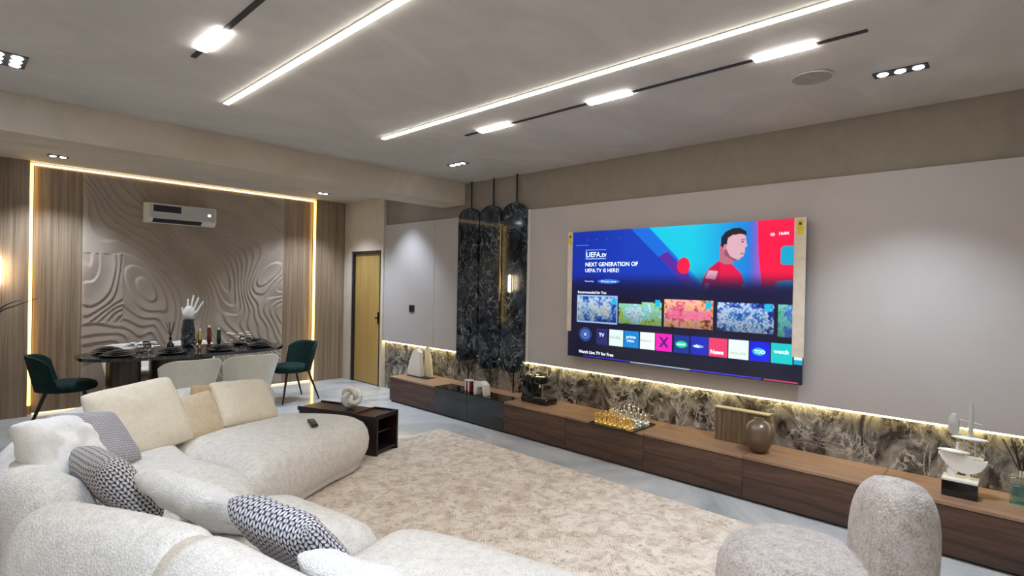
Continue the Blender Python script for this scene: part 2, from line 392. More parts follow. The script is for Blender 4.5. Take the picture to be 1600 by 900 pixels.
# ------------------------------------------------------------------ ceiling lights
ledc = emit('ceiling_led', (1.0, .96, .84), K_LED)
for x, y0, y1, lb in ((1.44, .55, 4.27, 'long recessed light line nearer the sofa side, ends above the sofa'), (2.73, .2, 4.19, 'longest recessed light line running beside the black track toward the beam')):
    t = thing('ceiling_light_line', lb, 'ceiling light', (x, (y0+y1)/2, H-.004))
    obj('diffuser', bx(x-.017, x+.017, y0, y1, H-.012, H-.001), ledc, t)
    bm = B(); box(bm, x-.022, x-.017, y0-.004, y1+.004, H-.006, H-.0005); box(bm, x+.017, x+.022, y0-.004, y1+.004, H-.006, H-.0005)
    obj('edge_profile', bm, white_p, t)
segm = emit('track_lamp', NEUT, K_TRACK)
for x, segs, lb in ((1.01, ((3.03, 3.39), (1.90, 2.24), (.78, 1.11)), 'black magnetic track light at the upper left, one lamp visible'),
                    (3.14, ((3.0, 3.35), (1.90, 2.24), (.80, 1.11)), 'black magnetic track light with three glowing lamps before the television')):
    t = thing('track_light', lb, 'ceiling light', (x, 2.05, H-.004))
    obj('rail', bx(x-.014, x+.014, .57, 3.54, H-.007, H-.0005), black_matt, t)
    for a, b in segs:
        l = obj('lamp', bx(x-.024, x+.024, a, b, H-.012, H-.006, bev=.002), segm, t); l['label'] = 'glowing linear lamp'
def spots(loc, n, along, label, watts=K_SPOT, rows=1, col=COOL, angle=80, group=None, tilt=(0, 0, 0)):
    t = thing('recessed_spotlight', label, 'ceiling light', loc, 0, group); x, y, z = loc; s = .085; L = n*s+.01; W = rows*s+.01
    dx, dy = (W/2, L/2) if along == 'y' else (L/2, W/2)
    obj('housing', bx(x-dx, x+dx, y-dy, y+dy, z-.006, z-.0005, bev=.001), black_matt, t)
    for r in range(rows):
        for i in range(n):
            a = (i-(n-1)/2)*s; b = (r-(rows-1)/2)*s
            px, py = (x+b, y+a) if along == 'y' else (x+a, y+b)
            obj('bulb', lathe(B(), [(.001, -.004), (.022, -.004), (.028, 0)], (px, py, z-.006), 12), glow_spot, t)
            spot('spot_lamp', (px, py, z-.03), t, watts/(n*rows), col, angle, .7, tilt)
spots((3.84, .53, H), 3, 'y', 'black three bulb recessed spotlight near the television wall, top right', K_SPOT*1.8, angle=92)
spots((3.84, 4.45, H), 3, 'y', 'small three bulb recessed spotlight in front of the beam near the black stone', K_SPOT*.6, angle=70)
spots((.27, 4.45, H), 3, 'y', 'recessed spotlight cut by the left picture edge', K_SPOT*1.3, rows=2)
spots((.88, 7.61, H), 2, 'x', 'two bulb recessed spotlight over the dining area, left one', K_SPOT*1.6, angle=105)
spots((3.88, 7.51, H), 2, 'x', 'two bulb recessed spotlight over the dining area, right one near the door', K_SPOT*1.6, angle=105)
spots((4.15, 6.35, H), 2, 'x', 'recessed spotlight hidden behind the beam, washing the side panel', K_SPOT*1.5, angle=88)
spots((.27, .53, H), 3, 'y', 'recessed spotlight over the near end of the sofa', K_SPOT*2.5, rows=2, angle=125)
spots((2.4, 6.6, H), 2, 'x', 'recessed spotlight hidden behind the beam over the dining table', K_SPOT*.9, angle=100)
t = thing('ceiling_speaker', 'round grey ceiling speaker grille beside the black track', 'speaker', (3.62, .94, H))
obj('grille', tube(B(), (3.62, .94, H-.010), (3.62, .94, H-.0005), .108, seg=40), plain('speaker_grille', hexc(156, 151, 149), .8, var=.08), t)
obj('rim', cable(B(), [(3.62+.111*math.cos(2*PI*k/24), .94+.111*math.sin(2*PI*k/24), H-.006) for k in range(24)], .005, 8, True, 2), ceil_m, t)

# ------------------------------------------------------------------ black stone slabs
for i, (y0, y1) in enumerate(((4.115, 4.475), (4.50, 4.86), (4.885, 5.265))):
    r = (y1-y0)/2; cy = (y0+y1)/2; zb, zt = (.575, 2.56)
    pts = [(4.575, cy+r*math.cos(a), zt-r*.62+r*.62*math.sin(a)) for a in [PI*k/18 for k in range(19)]]
    pts += [(4.575, cy-r*math.cos(a), zb+r*.5-r*.5*math.sin(a)) for a in [PI*k/18 for k in range(19)]]
    lb = ['scalloped black marble slab nearest the television', 'middle scalloped black marble slab of three', 'scalloped black marble slab farthest from the television'][i]
    t = thing('stone_slab', lb, 'wall decoration', (4.6, cy, zb))
    bm = prism(B(), pts, (.035, 0, 0)); obj('slab', bm, black_marble, t)
    obj('rod', tube(B(), (4.622, cy, zt-.05), (4.622, cy, H), .010), dark_metal, t)
    obj('rod', tube(B(), (4.622, cy, ZC+.001), (4.622, cy, zb+.05), .008), dark_metal, t)
tag(obj('brass_bar', bx(4.56, 4.575, 4.478, 4.497, 1.41, 2.32, bev=.003), brass_m, loc=(4.57, 4.487, 1.41)), 'thin vertical brass bar on the black stone', 'trim')
t = thing('wall_lamp', 'small glowing vertical lamp on the black stone slab', 'lamp', (4.565, 4.325, 1.5))
obj('backplate', bx(4.566, 4.575, 4.305, 4.345, 1.50, 1.73, bev=.003), brass_m, t)
obj('lamp_tube', bx(4.55, 4.566, 4.312, 4.338, 1.52, 1.71, bev=.005), emit('small_lamp', (1, .85, .5), 14), t)
t = thing('light_switch', 'black switch plate on the pale side panel', 'switch', (XD, 6.31, 1.236))
obj('plate', bx(XD-.010, XD, 6.25, 6.37, 1.185, 1.285, bev=.003), black_matt, t)
for a in (6.28, 6.31, 6.34): obj('rocker', bx(XD-.014, XD-.010, a-.012, a+.012, 1.20, 1.27, bev=.001), black_gloss, t)

# ------------------------------------------------------------------ media cabinet units
edges = [6.172, 5.211, 4.027, 3.193, 2.346, 1.505, .66, -.18, -1.02]
names = {0: 'walnut media unit at the far end near the door', 1: 'black glass media unit with a see-through top', 2: 'walnut media unit right of the black glass unit, under the coffee machine',
         3: 'walnut media unit under the chess board', 4: 'walnut media unit directly right of the chess board', 5: 'walnut media unit under the round vase', 6: 'walnut media unit behind the armchair back, under the sail sculpture', 7: 'walnut media unit at the right picture edge'}
for i in range(8):
    a, b = edges[i+1]+.0015, edges[i]-.0015
    t = thing('media_cabinet', names[i], 'cabinet', (XF, (a+b)/2, 0))
    if i != 1:
        obj('carcass', bx(XF+.022, XD+.044, a, b, .02, ZC-.022), cab_m, t)
        obj('door', bx(XF, XF+.020, a, b, .02, ZC-.024, bev=.001), cab_m, t)
        obj('top', bx(XF-.002, XD+.044, a, b, ZC-.020, ZC, bev=.0015), cabtop_m, t)
        obj('plinth', bx(XF+.03, XD, a, b, .0005, .02), black_matt, t)
    else:
        obj('plinth', bx(XF+.03, XD, a, b, .0005, .02), black_matt, t)
        bm = B(); box(bm, XF+.012, XD+.044, a, a+.02, .02, ZC-.008); box(bm, XF+.012, XD+.044, b-.02, b, .02, ZC-.008); box(bm, XF+.012, XD, a, b, .02, .035); box(bm, XD-.02, XD+.044, a, b, .02, ZC-.008)
        obj('carcass', bm, black_matt, t)
        for k in range(2):
            m = (a+b)/2; obj('glass_door', bx(XF, XF+.010, a if k == 0 else m+.002, m-.002 if k == 0 else b, .02, ZC-.008, bev=.001), black_gloss, t)
        obj('glass_top', bx(XF, 4.46, a, b, ZC-.007, ZC), smoke_m, t)
        obj('top', bx(4.462, XD+.044, a, b, ZC-.007, ZC), cabtop_m, t)['label'] = 'walnut strip along the wall'

# ------------------------------------------------------------------ television
TX, TY, TZ = 4.55, 3.455, 2.16; TW, THh = 2.25, 1.29
def T(u, v, d=0.): return (TX-d, TY-u, TZ-v)
tv = thing('television', 'huge wall mounted television showing a blue streaming menu', 'television', (TX, TY-TW/2, TZ-THh))
obj('body', bx(TX+.004, TX+.04, TY-TW, TY, TZ-THh, TZ, bev=.004), black_gloss, tv)
obj('mount', bx(TX+.04, XD, TY-TW*.7, TY-TW*.3, TZ-THh*.8, TZ-THh*.25), black_matt, tv)
W_, H_ = 440, 252
uu, vv = np.meshgrid(np.linspace(0, TW, W_+1), np.linspace(0, THh, H_+1))
img = np.zeros((H_+1, W_+1, 3))
def C3(*c): return np.array(c)/255.
def mixm(mask, col, a=1.0):
    m = (mask*a)[..., None]; img[:] = img*(1-m)+(col if isinstance(col, np.ndarray) and col.ndim == 3 else np.array(col)[None, None, :])*m
def sm(x, a, b):
    t = np.clip((x-a)/(b-a), 0, 1); return t*t*(3-2*t)
def poly(pts):
    m = np.zeros_like(uu, bool); n = len(pts); j = n-1
    for i in range(n):
        xi, yi = pts[i]; xj, yj = pts[j]
        if yi != yj: m ^= ((yi > vv) != (yj > vv)) & (uu < (xj-xi)*(vv-yi)/(yj-yi)+xi)
        j = i
    return m.astype(float)
def rect(a, b, c, d, r=.0):
    m = ((uu >= a) & (uu <= c) & (vv >= b) & (vv <= d)).astype(float)
    return m
def ell(cx, cy, rx, ry): return (((uu-cx)/rx)**2+((vv-cy)/ry)**2 <= 1).astype(float)
# hero picture
img[:] = C3(8, 60, 190)
mixm(1-sm(uu, 0, .9), C3(0, 40, 165), .9)
mixm(sm(uu-vv*1.06, .72, .74), C3(10, 110, 225)); mixm(sm(uu-vv*1.0, .91, .935), C3(0, 205, 235))
mixm(sm(uu, 1.3, 1.9), C3(10, 120, 225), .9); mixm(ell(1.2, .42, .25, .2)*sm(uu-vv*1.06, .72, .74)*(1-sm(uu-vv, .87, .9)), C3(110, 20, 150), .8)
mixm(ell(1.27, .36, .06, .075), C3(245, 20, 70)); mixm(sm(uu, 1.3, 1.34)*(1-sm(uu, 1.5, 1.6))*sm(vv, .3, .5), C3(0, 150, 205), .4)
mixm(sm(uu, 1.80, 1.93)*(1-sm(uu, 1.93, 1.96)), C3(235, 70, 190), .7)
mixm(rect(2.0, .15, 2.26, .62), C3(0, 170, 205), .9); mixm(poly([(1.9, 0), (2.26, 0), (2.26, .21), (2.10, .215), (2.08, .23), (2.08, .35), (2.10, .363), (2.26, .36), (2.26, .475), (2.06, .49), (2.0, .6), (1.95, .6), (1.91, .27)]), C3(250, 5, 70))
# footballer, back to front
mixm(poly([(1.446, .60), (1.444, .485), (1.497, .39), (1.59, .317), (1.697, .352), (1.775, .43), (1.822, .571), (1.822, .60)]), C3(205, 5, 70))
mixm(poly([(1.60, .60), (1.60, .33), (1.697, .352), (1.775, .43), (1.80, .60)]), C3(235, 5, 75))
mixm(poly([(1.59, .33), (1.595, .17), (1.64, .14), (1.72, .29), (1.70, .352), (1.64, .35)]), C3(190, 110, 130))
mixm(poly([(1.63, .12), (1.70, .085), (1.78, .09), (1.806, .122), (1.812, .17), (1.822, .20), (1.803, .215), (1.803, .245), (1.79, .285), (1.745, .318), (1.68, .285), (1.63, .21)]), C3(225, 175, 190))
mixm(poly([(1.64, .2), (1.68, .285), (1.745, .318), (1.72, .325), (1.63, .27)]), C3(150, 80, 110))
mixm(poly([(1.60, .19), (1.605, .12), (1.64, .075), (1.70, .05), (1.76, .05), (1.81, .08), (1.812, .115), (1.77, .10), (1.70, .105), (1.66, .13), (1.65, .19), (1.62, .21)]), C3(15, 20, 40))
mixm(ell(1.638, .205, .014, .026), C3(205, 140, 155)); mixm(poly([(1.765, .145), (1.80, .143), (1.80, .15), (1.765, .153)]), C3(50, 30, 50)); mixm(ell(1.783, .168, .012, .006), C3(60, 40, 70)); mixm(poly([(1.765, .262), (1.798, .256), (1.797, .264), (1.77, .27)]), C3(150, 60, 90))
mixm(poly([(1.47, .47), (1.50, .40), (1.58, .41), (1.56, .48)]), C3(240, 210, 225), .8); mixm(poly([(1.46, .58), (1.47, .51), (1.51, .51), (1.50, .58)]), C3(210, 190, 225), .7); mixm(poly([(1.775, .56), (1.78, .52), (1.80, .51), (1.82, .57)]), C3(150, 200, 235), .8)
# dark fade and menu ground
mixm(sm(vv, .40, .60), C3(4, 8, 62)); mixm(sm(vv, .60, .75), C3(6, 8, 44), .9); mixm(sm(vv, 1.1, 1.29), C3(4, 6, 34), .8)
mixm(sm(uu, 1.4, 2.2)*(1-sm(vv, .56, .62))*sm(vv, .5, .56), C3(30, 5, 60), .3)
rs = np.random.RandomState(4)
def blotch(sc, seed):
    r = np.random.RandomState(seed); a = r.rand(40, 70); y = (vv/THh*sc*12) % 39; x = (uu/TW*sc*22) % 69
    yi, xi = y.astype(int), x.astype(int); fy, fx = y-yi, x-xi
    return (a[yi, xi]*(1-fx)+a[yi, xi+1]*fx)*(1-fy)+(a[yi+1, xi]*(1-fx)+a[yi+1, xi+1]*fx)*fy
def thumb(a, b, c, d, cols, sc, seed, extra=None):
    m = rect(a, b, c, d); cxx, cyy = a+(c-a)*(.35+.3*(seed % 3)/2), (b+d)/2; n = blotch(sc*.6, seed)*.6+.4*np.clip(1-np.hypot((uu-cxx)/(c-a), (vv-cyy)/(d-b))*1.5, 0, 1); n2 = blotch(sc*3, seed+5); col = np.zeros_like(img); k = len(cols)-1
    t = np.clip((n*.65+n2*.35-.2)/.6, 0, .999)*k; i = t.astype(int); f = (t-i)[..., None]; P = np.array(cols)/255.
    col = P[i]*(1-f)+P[np.minimum(i+1, k)]*f
    g = np.clip((vv-b)/(d-b), 0, 1)[..., None]; mixm(m, col*(1.05-.35*g))
mixm(rect(.108, .648, .598, .928), C3(150, 185, 235)); thumb(.122, .662, .584, .914, [(10, 40, 120), (40, 90, 190), (150, 190, 230), (230, 225, 215), (60, 90, 150)], 2.2, 1)
thumb(.611, .70, 1.066, .914, [(10, 12, 30), (180, 210, 60), (120, 210, 230), (230, 240, 250), (40, 60, 110)], 2.6, 2); mixm(rect(.60, .66, .86, .72), C3(8, 8, 40))
thumb(1.09, .663, 1.549, .912, [(120, 60, 60), (250, 170, 110), (250, 200, 170), (240, 90, 130), (180, 60, 110)], 2.2, 3)
thumb(1.583, .673, 2.04, .916, [(10, 30, 110), (40, 90, 190), (220, 235, 250), (60, 130, 210), (20, 40, 130)], 2.8, 6)
thumb(2.071, .674, 2.25, .927, [(20, 160, 90), (120, 200, 190), (40, 90, 200), (200, 230, 230)], 2.4, 8)
for a in (.535, 1.0, 1.482, 1.965): mixm(rect(a, .675, a+.052, .735), C3(20, 190, 235))
mixm(rect(1.13, .76, 1.53, .83)*(blotch(4, 9) > .35), C3(245, 110, 160), .8)
mixm(ell(.22, 1.05, .078, .072), C3(36, 66, 140)); mixm(ell(.22, 1.05, .05, .046), C3(90, 130, 200)); mixm(ell(.22, 1.05, .036, .033), C3(36, 66, 140)); mixm(ell(.22, 1.05, .02, .018), C3(170, 195, 240))
for a, c, col in ((.353, .49, (34, 38, 110)), (.51, .669, (228, 250, 246)), (.679, .836, (0, 135, 215)), (.849, 1.004, (240, 248, 250)), (1.013, 1.175, (250, 20, 190)), (1.192, 1.339, (12, 50, 150)),
                  (1.353, 1.509, (16, 40, 190)), (1.517, 1.676, (238, 60, 110)), (1.685, 1.849, (235, 250, 246)), (1.857, 2.013, (8, 20, 230)), (2.025, 2.18, (0, 205, 205))):
    mixm(rect(a, .982, c, 1.138), C3(*col))
mixm(rect(2.193, 1.0, 2.25, 1.1), C3(225, 245, 250)); mixm(rect(2.193, 1.1, 2.25, 1.136), C3(0, 170, 215))
mixm(ell(1.265, 1.062, .055, .03), C3(20, 215, 150)); mixm(ell(1.93, 1.062, .05, .03), C3(10, 200, 225)); mixm(ell(1.42, 1.065, .05, .012), C3(140, 180, 250))
mixm(poly([(1.045, 1.01), (1.07, 1.01), (1.145, 1.105), (1.12, 1.105)]), C3(70, 10, 110)); mixm(poly([(1.12, 1.01), (1.145, 1.01), (1.07, 1.105), (1.045, 1.105)]), C3(70, 10, 110))
mixm(ell(.286+.2, .507, .13, .022), C3(60, 120, 225)); mixm(rect(.078, .136, .245, .142), C3(110, 160, 240))
for a in (.18, .30, .42, .56): mixm(ell(a+.04, .09-a*.02, .006, .006), C3(80, 130, 230))
mixm(rect(.208, .185, .45, .192), C3(150, 205, 250)); mixm(rect(.208, .275, .45, .282), C3(150, 205, 250)); mixm(rect(.208, .185, .215, .282), C3(150, 205, 250)); mixm(ell(2.015, .118, .018, .014), C3(255, 190, 215))
mixm(rect(.2, 1.268, .75, 1.276), C3(50, 45, 190)); mixm(rect(.75, 1.272, 1.35, 1.28), C3(170, 185, 215)); mixm(rect(1.35, 1.272, 1.95, 1.282), C3(70, 60, 215)); mixm(rect(1.97, 1.274, 2.22, 1.284), C3(205, 70, 110))  # coloured reflections along the bottom bezel, painted into the screen picture
img = np.clip(img, 0, 1); lin = np.where(img <= .04045, img/12.92, ((img+.055)/1.055)**2.4)
me = bpy.data.meshes.new('screen'); co = np.stack([np.zeros_like(uu), -uu, -vv], -1).reshape(-1, 3)
a = (np.arange(H_)[:, None]*(W_+1)+np.arange(W_)[None, :]).reshape(-1); q = np.stack([a, a+W_+1, a+W_+2, a+1], -1)
me.vertices.add(len(co)); me.vertices.foreach_set('co', co.reshape(-1)); me.loops.add(q.size); me.loops.foreach_set('vertex_index', q.reshape(-1).astype(np.int32))
me.polygons.add(len(q)); me.polygons.foreach_set('loop_start', (np.arange(len(q))*4).astype(np.int32)); me.update(calc_edges=True)
at = me.color_attributes.new('picture', 'FLOAT_COLOR', 'POINT'); at.data.foreach_set('color', np.concatenate([lin.reshape(-1, 3), np.ones((len(co), 1))], 1).reshape(-1).astype(np.float32))
sm_ = MT('screen_picture', .15); vc = sm_.node('ShaderNodeVertexColor'); vc.layer_name = 'picture'; sm_.b.inputs['Base Color'].default_value = (.01, .01, .01, 1)
sm_.link(vc.outputs[0], sm_.b.inputs['Emission Color']); sm_.b.inputs['Emission Strength'].default_value = .48
me.materials.append(sm_.m); o = bpy.data.objects.new('screen', me); COL.objects.link(o); o.parent = tv; o.location = Vector((TX+.003, TY, TZ))-wl(tv)
def tv_text(items, mat, name='screen_lettering'):
    for s_, u, v, size, off in items:
        b2 = text_bm(s_, size, off, spacing=1.02)
        for vtx in b2.verts: x, y, _ = vtx.co; vtx.co = T(u+x, v-y, .001)
        obj(name, b2, mat, tv)
tv_text([('UEFA.tv', .215, .262, .072, .001), ('NEXT GENERATION OF', .205, .355, .056, .0012), ('UEFA.TV IS HERE!', .205, .415, .052, .0006), ('Powered by', .206, .514, .022, 0), ('Find out more', .40, .516, .03, 0),
         ('Recommended for You', .118, .632, .036, .0006), ('Watch Live TV for Free', .146, 1.245, .042, .0012), ('16:04', 2.06, .124, .034, .0008),
         ('shahid', 1.225, 1.07, .03, .0006), ('TV', .39, 1.06, .05, .001), ('prime', .705, 1.05, .042, .0006), ('video', .71, 1.085, .036, .0006), ('News', 1.53, 1.115, .048, .002), ('viu', 1.385, 1.075, .04, .001), ('TOD', 1.895, 1.075, .038, .001), ('watch', 2.045, 1.06, .045, .001)],
        emit('screen_white', (.75, .88, 1), .45))
tv_text([('Netflix', .522, 1.07, .042, .0006), ('Rakuten', .855, 1.068, .036, .0004), ('youtube', 1.70, 1.1, .038, .0004)], emit('screen_green', (.12, .35, .25), .2))
card = plain('foam_card', hexc(214, 200, 182), .8); yel = plain('yellow_label', hexc(214, 190, 20), .6)
for u0, u1, v1, lb in ((-.012, .045, 1.03, 'pale protective strip on the left edge of the screen'), (2.178, 2.262, 1.075, 'pale protective strip on the right edge of the screen')):
    s = obj('edge_protector', bx(TX-.012, TX-.002, TY-u1, TY-u0, TZ-v1, TZ+.004), card, tv); s['label'] = lb
    w0 = (u0+u1)/2; y = obj('sticker', bx(TX-.0128, TX-.012, TY-w0-.022, TY-w0+.022, TZ-.13, TZ-.02), yel, s); y['label'] = 'yellow label'
    k = obj('sticker', bx(TX-.0134, TX-.0128, TY-w0-.010, TY-w0+.010, TZ-.055, TZ-.035), black_matt, s)

# ------------------------------------------------------------------ sofa
SOF = thing('sectional_sofa', 'large curved cream boucle sectional sofa facing the television', 'sofa', (1.0, 3.3, .013))
sofaprof = [(.075, .028), (.068, .032), (.066, .062), (.07, .068), (.045, .09), (.008, .17), (.0, .25), (.015, .32), (.05, .378), (.11, .415), (.18, .43)]
seatA = [(1.33, 3.42), (1.75, 3.62), (2.15, 3.82), (2.44, 3.96), (2.60, 4.14), (2.56, 4.42), (2.36, 4.70), (2.10, 4.86), (1.6, 4.98), (1.22, 4.9), (1.16, 4.4), (1.30, 3.95)]
seatB = [(1.36, 3.40), (1.33, 3.75), (1.22, 4.2), (1.18, 4.85), (.85, 4.75), (.5, 4.35), (.33, 3.8), (.34, 3.2), (.5, 3.0), (.9, 3.05), (1.2, 3.12)]
seatC = [(1.40, 3.02), (1.49, 2.75), (1.53, 2.45), (1.50, 2.27), (1.25, 2.22), (.8, 2.18), (.5, 2.3), (.38, 2.7), (.40, 3.04), (.7, 3.08), (1.1, 3.12)]
seatD = [(1.58, 2.24), (1.76, 1.95), (1.86, 1.6), (1.93, 1.2), (1.94, .9), (1.7, .78), (1.2, .74), (.85, .8), (.68, 1.2), (.6, 1.7), (.55, 2.15), (.8, 2.14), (1.25, 2.18)]
for p in (seatA, seatB, seatC, seatD): obj('seat', pebble(p, sofaprof, 8), sofa_m, SOF, smooth=True)
baseprof = [(.12, .0), (.12, .03)]
for p in (seatA, seatB, seatC, seatD): obj('plinth', pebble(p, [(.13, .0135), (.12, .03)], 6, 0), black_matt, SOF)
bk = .17
obj('backrest', roll([(1.38, 4.98, .43), (1.65, 5.00, .43), (1.98, 4.93, .43)], .14, .27, ex=2.4), sofa_m, SOF, smooth=True)
obj('backrest', roll([(.36, 3.12, .42), (.30, 3.5, .42), (.38, 4.05, .42), (.66, 4.6, .43), (1.14, 4.93, .43)], .17, .28, ex=2.4), sofa_m, SOF, smooth=True)
obj('backrest', roll([(.33, 2.76, .42), (.50, 2.44, .42), (.60, 2.20, .42)], .17, .28, ex=2.3), sofa_m, SOF, smooth=True)
obj('backrest', roll([(.645, 2.02, .42), (.72, 1.6, .42), (.82, 1.1, .42)], .17, .28, ex=2.3), sofa_m, SOF, smooth=True)
# piping strap between the two near backrests
bm = B(); C = Vector((.622, 2.11, .42)); tdir = Vector((.06, -.24, 0)).normalized(); q = Vector((tdir.y, -tdir.x, 0))
obj('piping', roll([tuple(C-tdir*.025), tuple(C), tuple(C+tdir*.025)], .155, .262, n=3, ex=2.2, endf=.02), seam_m, SOF, smooth=True)['label'] = 'darker piping band between two backrests'

# ------------------------------------------------------------------ cushions
def cushion(name, c, face, tilt, spin, w, h, t, mat, label, wr=.006, fluff=0., seed=1):
    n = 32; bm = B(); S_ = [math.sin((i/n*2-1)*PI/2) for i in range(n+1)]
    def arc(W):
        P = [(a*W/2, t/2*max(0, 1-abs(a)**4.5)**.5) for a in S_]; L = [0]
        for a, b in zip(P, P[1:]): L.append(L[-1]+math.hypot(b[0]-a[0], b[1]-a[1]))
        return L
    AU, AV = arc(w), arc(h); uvl = bm.loops.layers.uv.new('UVMap'); V = {}
    for side in (1, -1):
        for j in range(n+1):
            for i in range(n+1):
                u, v = S_[i], S_[j]; edge = i in (0, n) or j in (0, n)
                if side == -1 and edge: V[(side, i, j)] = V[(1, i, j)]; continue
                k = max(0, (1-abs(u)**4.5)*(1-abs(v)**4.5))**.5
                x = u*w/2*(1-.02*(1-v**4)-.05*(u*v)**6); z = v*h/2*(1-.02*(1-u**4)-.05*(u*v)**6)
                nz = noise.noise(Vector((u*2.1+seed, v*2.1, side*3.)))*wr*2+noise.noise(Vector((u*6+seed, v*4, side)))*wr
                y = -side*(t/2*k+nz*k)
                if fluff: y += -side*noise.noise(Vector((u*14, v*14, seed)))*fluff*min(1, k*3); x += noise.noise(Vector((u*13, v*11, seed+9)))*fluff; z += noise.noise(Vector((u*12, v*13, seed+19)))*fluff
                V[(side, i, j)] = bm.verts.new((x, y, z))
        for j in range(n):
            for i in range(n):
                q = [(i, j), (i+1, j), (i+1, j+1), (i, j+1)]
                f = bm.faces.new([V[(side, a, b)] for a, b in (q if side == 1 else q[::-1])])
                for lp, (a, b) in zip(f.loops, (q if side == 1 else q[::-1])): lp[uvl].uv = (AU[a]*2, AV[b]*2)
    # local: X width, Z height, -Y front. tilt leans the top backwards, face = heading of the front
    Rm = Matrix.Rotation(face+PI/2, 4, 'Z') @ Matrix.Rotation(-tilt, 4, 'X') @ Matrix.Rotation(spin, 4, 'Y')
    bmesh.ops.transform(bm, matrix=Rm, verts=bm.verts)
    o = obj(name, bm, mat, None, smooth=True); o.location = c; return tag(o, label, 'cushion')
def ang(x, y): return math.atan2(y, x)
cushion('throw_pillow', (.97, 4.40, .63), ang(.35, -.94), R(30), R(-4), .62, .52, .15, cush_m, 'largest plain beige cushion leaning at the sofa corner', seed=2)
cushion('throw_pillow', (1.75, 4.66, .59), ang(.33, -.94), R(38), R(6), .52, .40, .15, cush_m, 'plain beige cushion on the far seat, nearest the remote control', seed=5)
cushion('throw_pillow', (1.35, 4.52, .56), ang(.3, -.95), R(28), R(-6), .36, .34, .12, lighttan_m, 'small sand cushion between the two plain beige ones', seed=8)
cushion('throw_pillow', (1.50, 4.66, .59), ang(.3, -.95), R(20), R(12), .34, .34, .10, tan_m, 'small darker tan cushion behind the sand one', seed=9)
cushion('throw_pillow', (.66, 4.02, .62), ang(.75, -.66), R(40), R(14), .50, .40, .12, knitgrey_m, 'pale grey knitted cushion between white and large beige cushions', .003, seed=11)
cushion('throw_pillow', (.46, 3.60, .68), ang(.8, -.55), R(35), R(10), .46, .42, .18, whitecush_m, 'white wrinkled cushion on the corner backrest, far left', .014, seed=13)
cushion('throw_pillow', (.60, 3.17, .60), ang(.85, .1), R(36), R(4), .52, .40, .17, knitdark_m, 'chunky dark and white knitted cushion at the left corner', .004, seed=15)
cushion('throw_pillow', (.84, 2.70, .57), ang(.9, .25), R(50), R(-4), .52, .44, .15, fluff_m, 'white fluffy cushion between the two chunky knitted cushions', .008, .004, seed=17)
cushion('throw_pillow', (.97, 2.10, .58), ang(.93, .2), R(40), R(0), .50, .36, .16, knitblue_m, 'chunky navy and white knitted cushion in the foreground', .004, seed=19)
cushion('throw_pillow', (1.04, 1.58, .53), ang(.93, .25), R(45), R(0), .50, .40, .14, fluff_m, 'white fluffy cushion at the bottom picture edge', .008, .004, seed=21)
t = thing('remote_control', 'small dark remote control lying on the far sofa seat', 'remote control', (2.08, 4.13, .449), R(73))
obj('body', bx(-.10, .10, -.026, .026, 0, .018, bev=.005), black_matt, t, world=False)
obj('button_pad', bx(.0, .06, -.016, .016, .018, .0205, bev=.001), plain('grey_rubber', hexc(120, 120, 124), .6), t, world=False)

# ------------------------------------------------------------------ side table with open front
AZ = math.atan2(.82, -.33)
st = thing('side_table', 'dark wood side table with open front box beside the sofa end', 'side table', (2.745, 4.232, .0135))
ux, uy = Vector((.955, .297, 0)), Vector((-.37, .93, 0)).normalized()
def SP(a, b, z): p = Vector((2.745, 4.232, 0))+ux*a+uy*b; return (p.x, p.y, z)
def sbox(a0, a1, b0, b1, z0, z1): return prism(B(), [SP(a0, b0, z0), SP(a1, b0, z0), SP(a1, b1, z0), SP(a0, b1, z0)], (0, 0, z1-z0))
z0 = .0
obj('top', sbox(0, .31, 0, .92, .345, .37), darkwood_m, st)
obj('side_panel', sbox(0, .022, 0, .9, .0135, .345), darkwood_m, st); obj('side_panel', sbox(.288, .31, 0, .9, .0135, .345), darkwood_m, st)
obj('shelf', sbox(.022, .288, .01, .28, .04, .058), darkwood_m, st); obj('back_panel', sbox(.022, .288, .28, .30, .0135, .345), black_matt, st)
obj('shelf', sbox(.022, .288, .06, .28, .20, .212), darkwood_m, st)
obj('rim', sbox(0, .31, -.0, .012, .37, .384), darkwood_m, st); obj('rim', sbox(.298, .31, .012, .26, .37, .384), darkwood_m, st)
obj('rim', sbox(0, .31, .26, .272, .37, .384), plain('red_lacquer', hexc(110, 40, 34), .3), st); obj('rim', sbox(.298, .31, .55, .92, .37, .384), darkwood_m, st)
obj('rim', sbox(0, .012, .272, .92, .37, .384), darkwood_m, st)
kt = thing('knot_sculpture', 'cream twisted knot ornament on the dark side table', 'ornament', SP(.19, .45, .371))
bm = B(); c0 = Vector(SP(.19, .45, .371))
pts = []
for i in range(36):
    a = 2*PI*i/36; rr = .062+.022*math.cos(3*a); lx = rr*math.cos(2*a); lz = rr*math.sin(2*a)*1.05+.108; ly = .028*math.sin(3*a)
    pts.append(c0+Vector((lx*.75+ly*.6, -lx*.65+ly*.75, lz)))
zmin = min(p.z for p in pts)-.027; pts = [p-Vector((0, 0, zmin-c0.z-.001)) for p in pts]
obj('knot', cable(bm, pts, .026, 10, True, 3), white_c, kt, smooth=True)

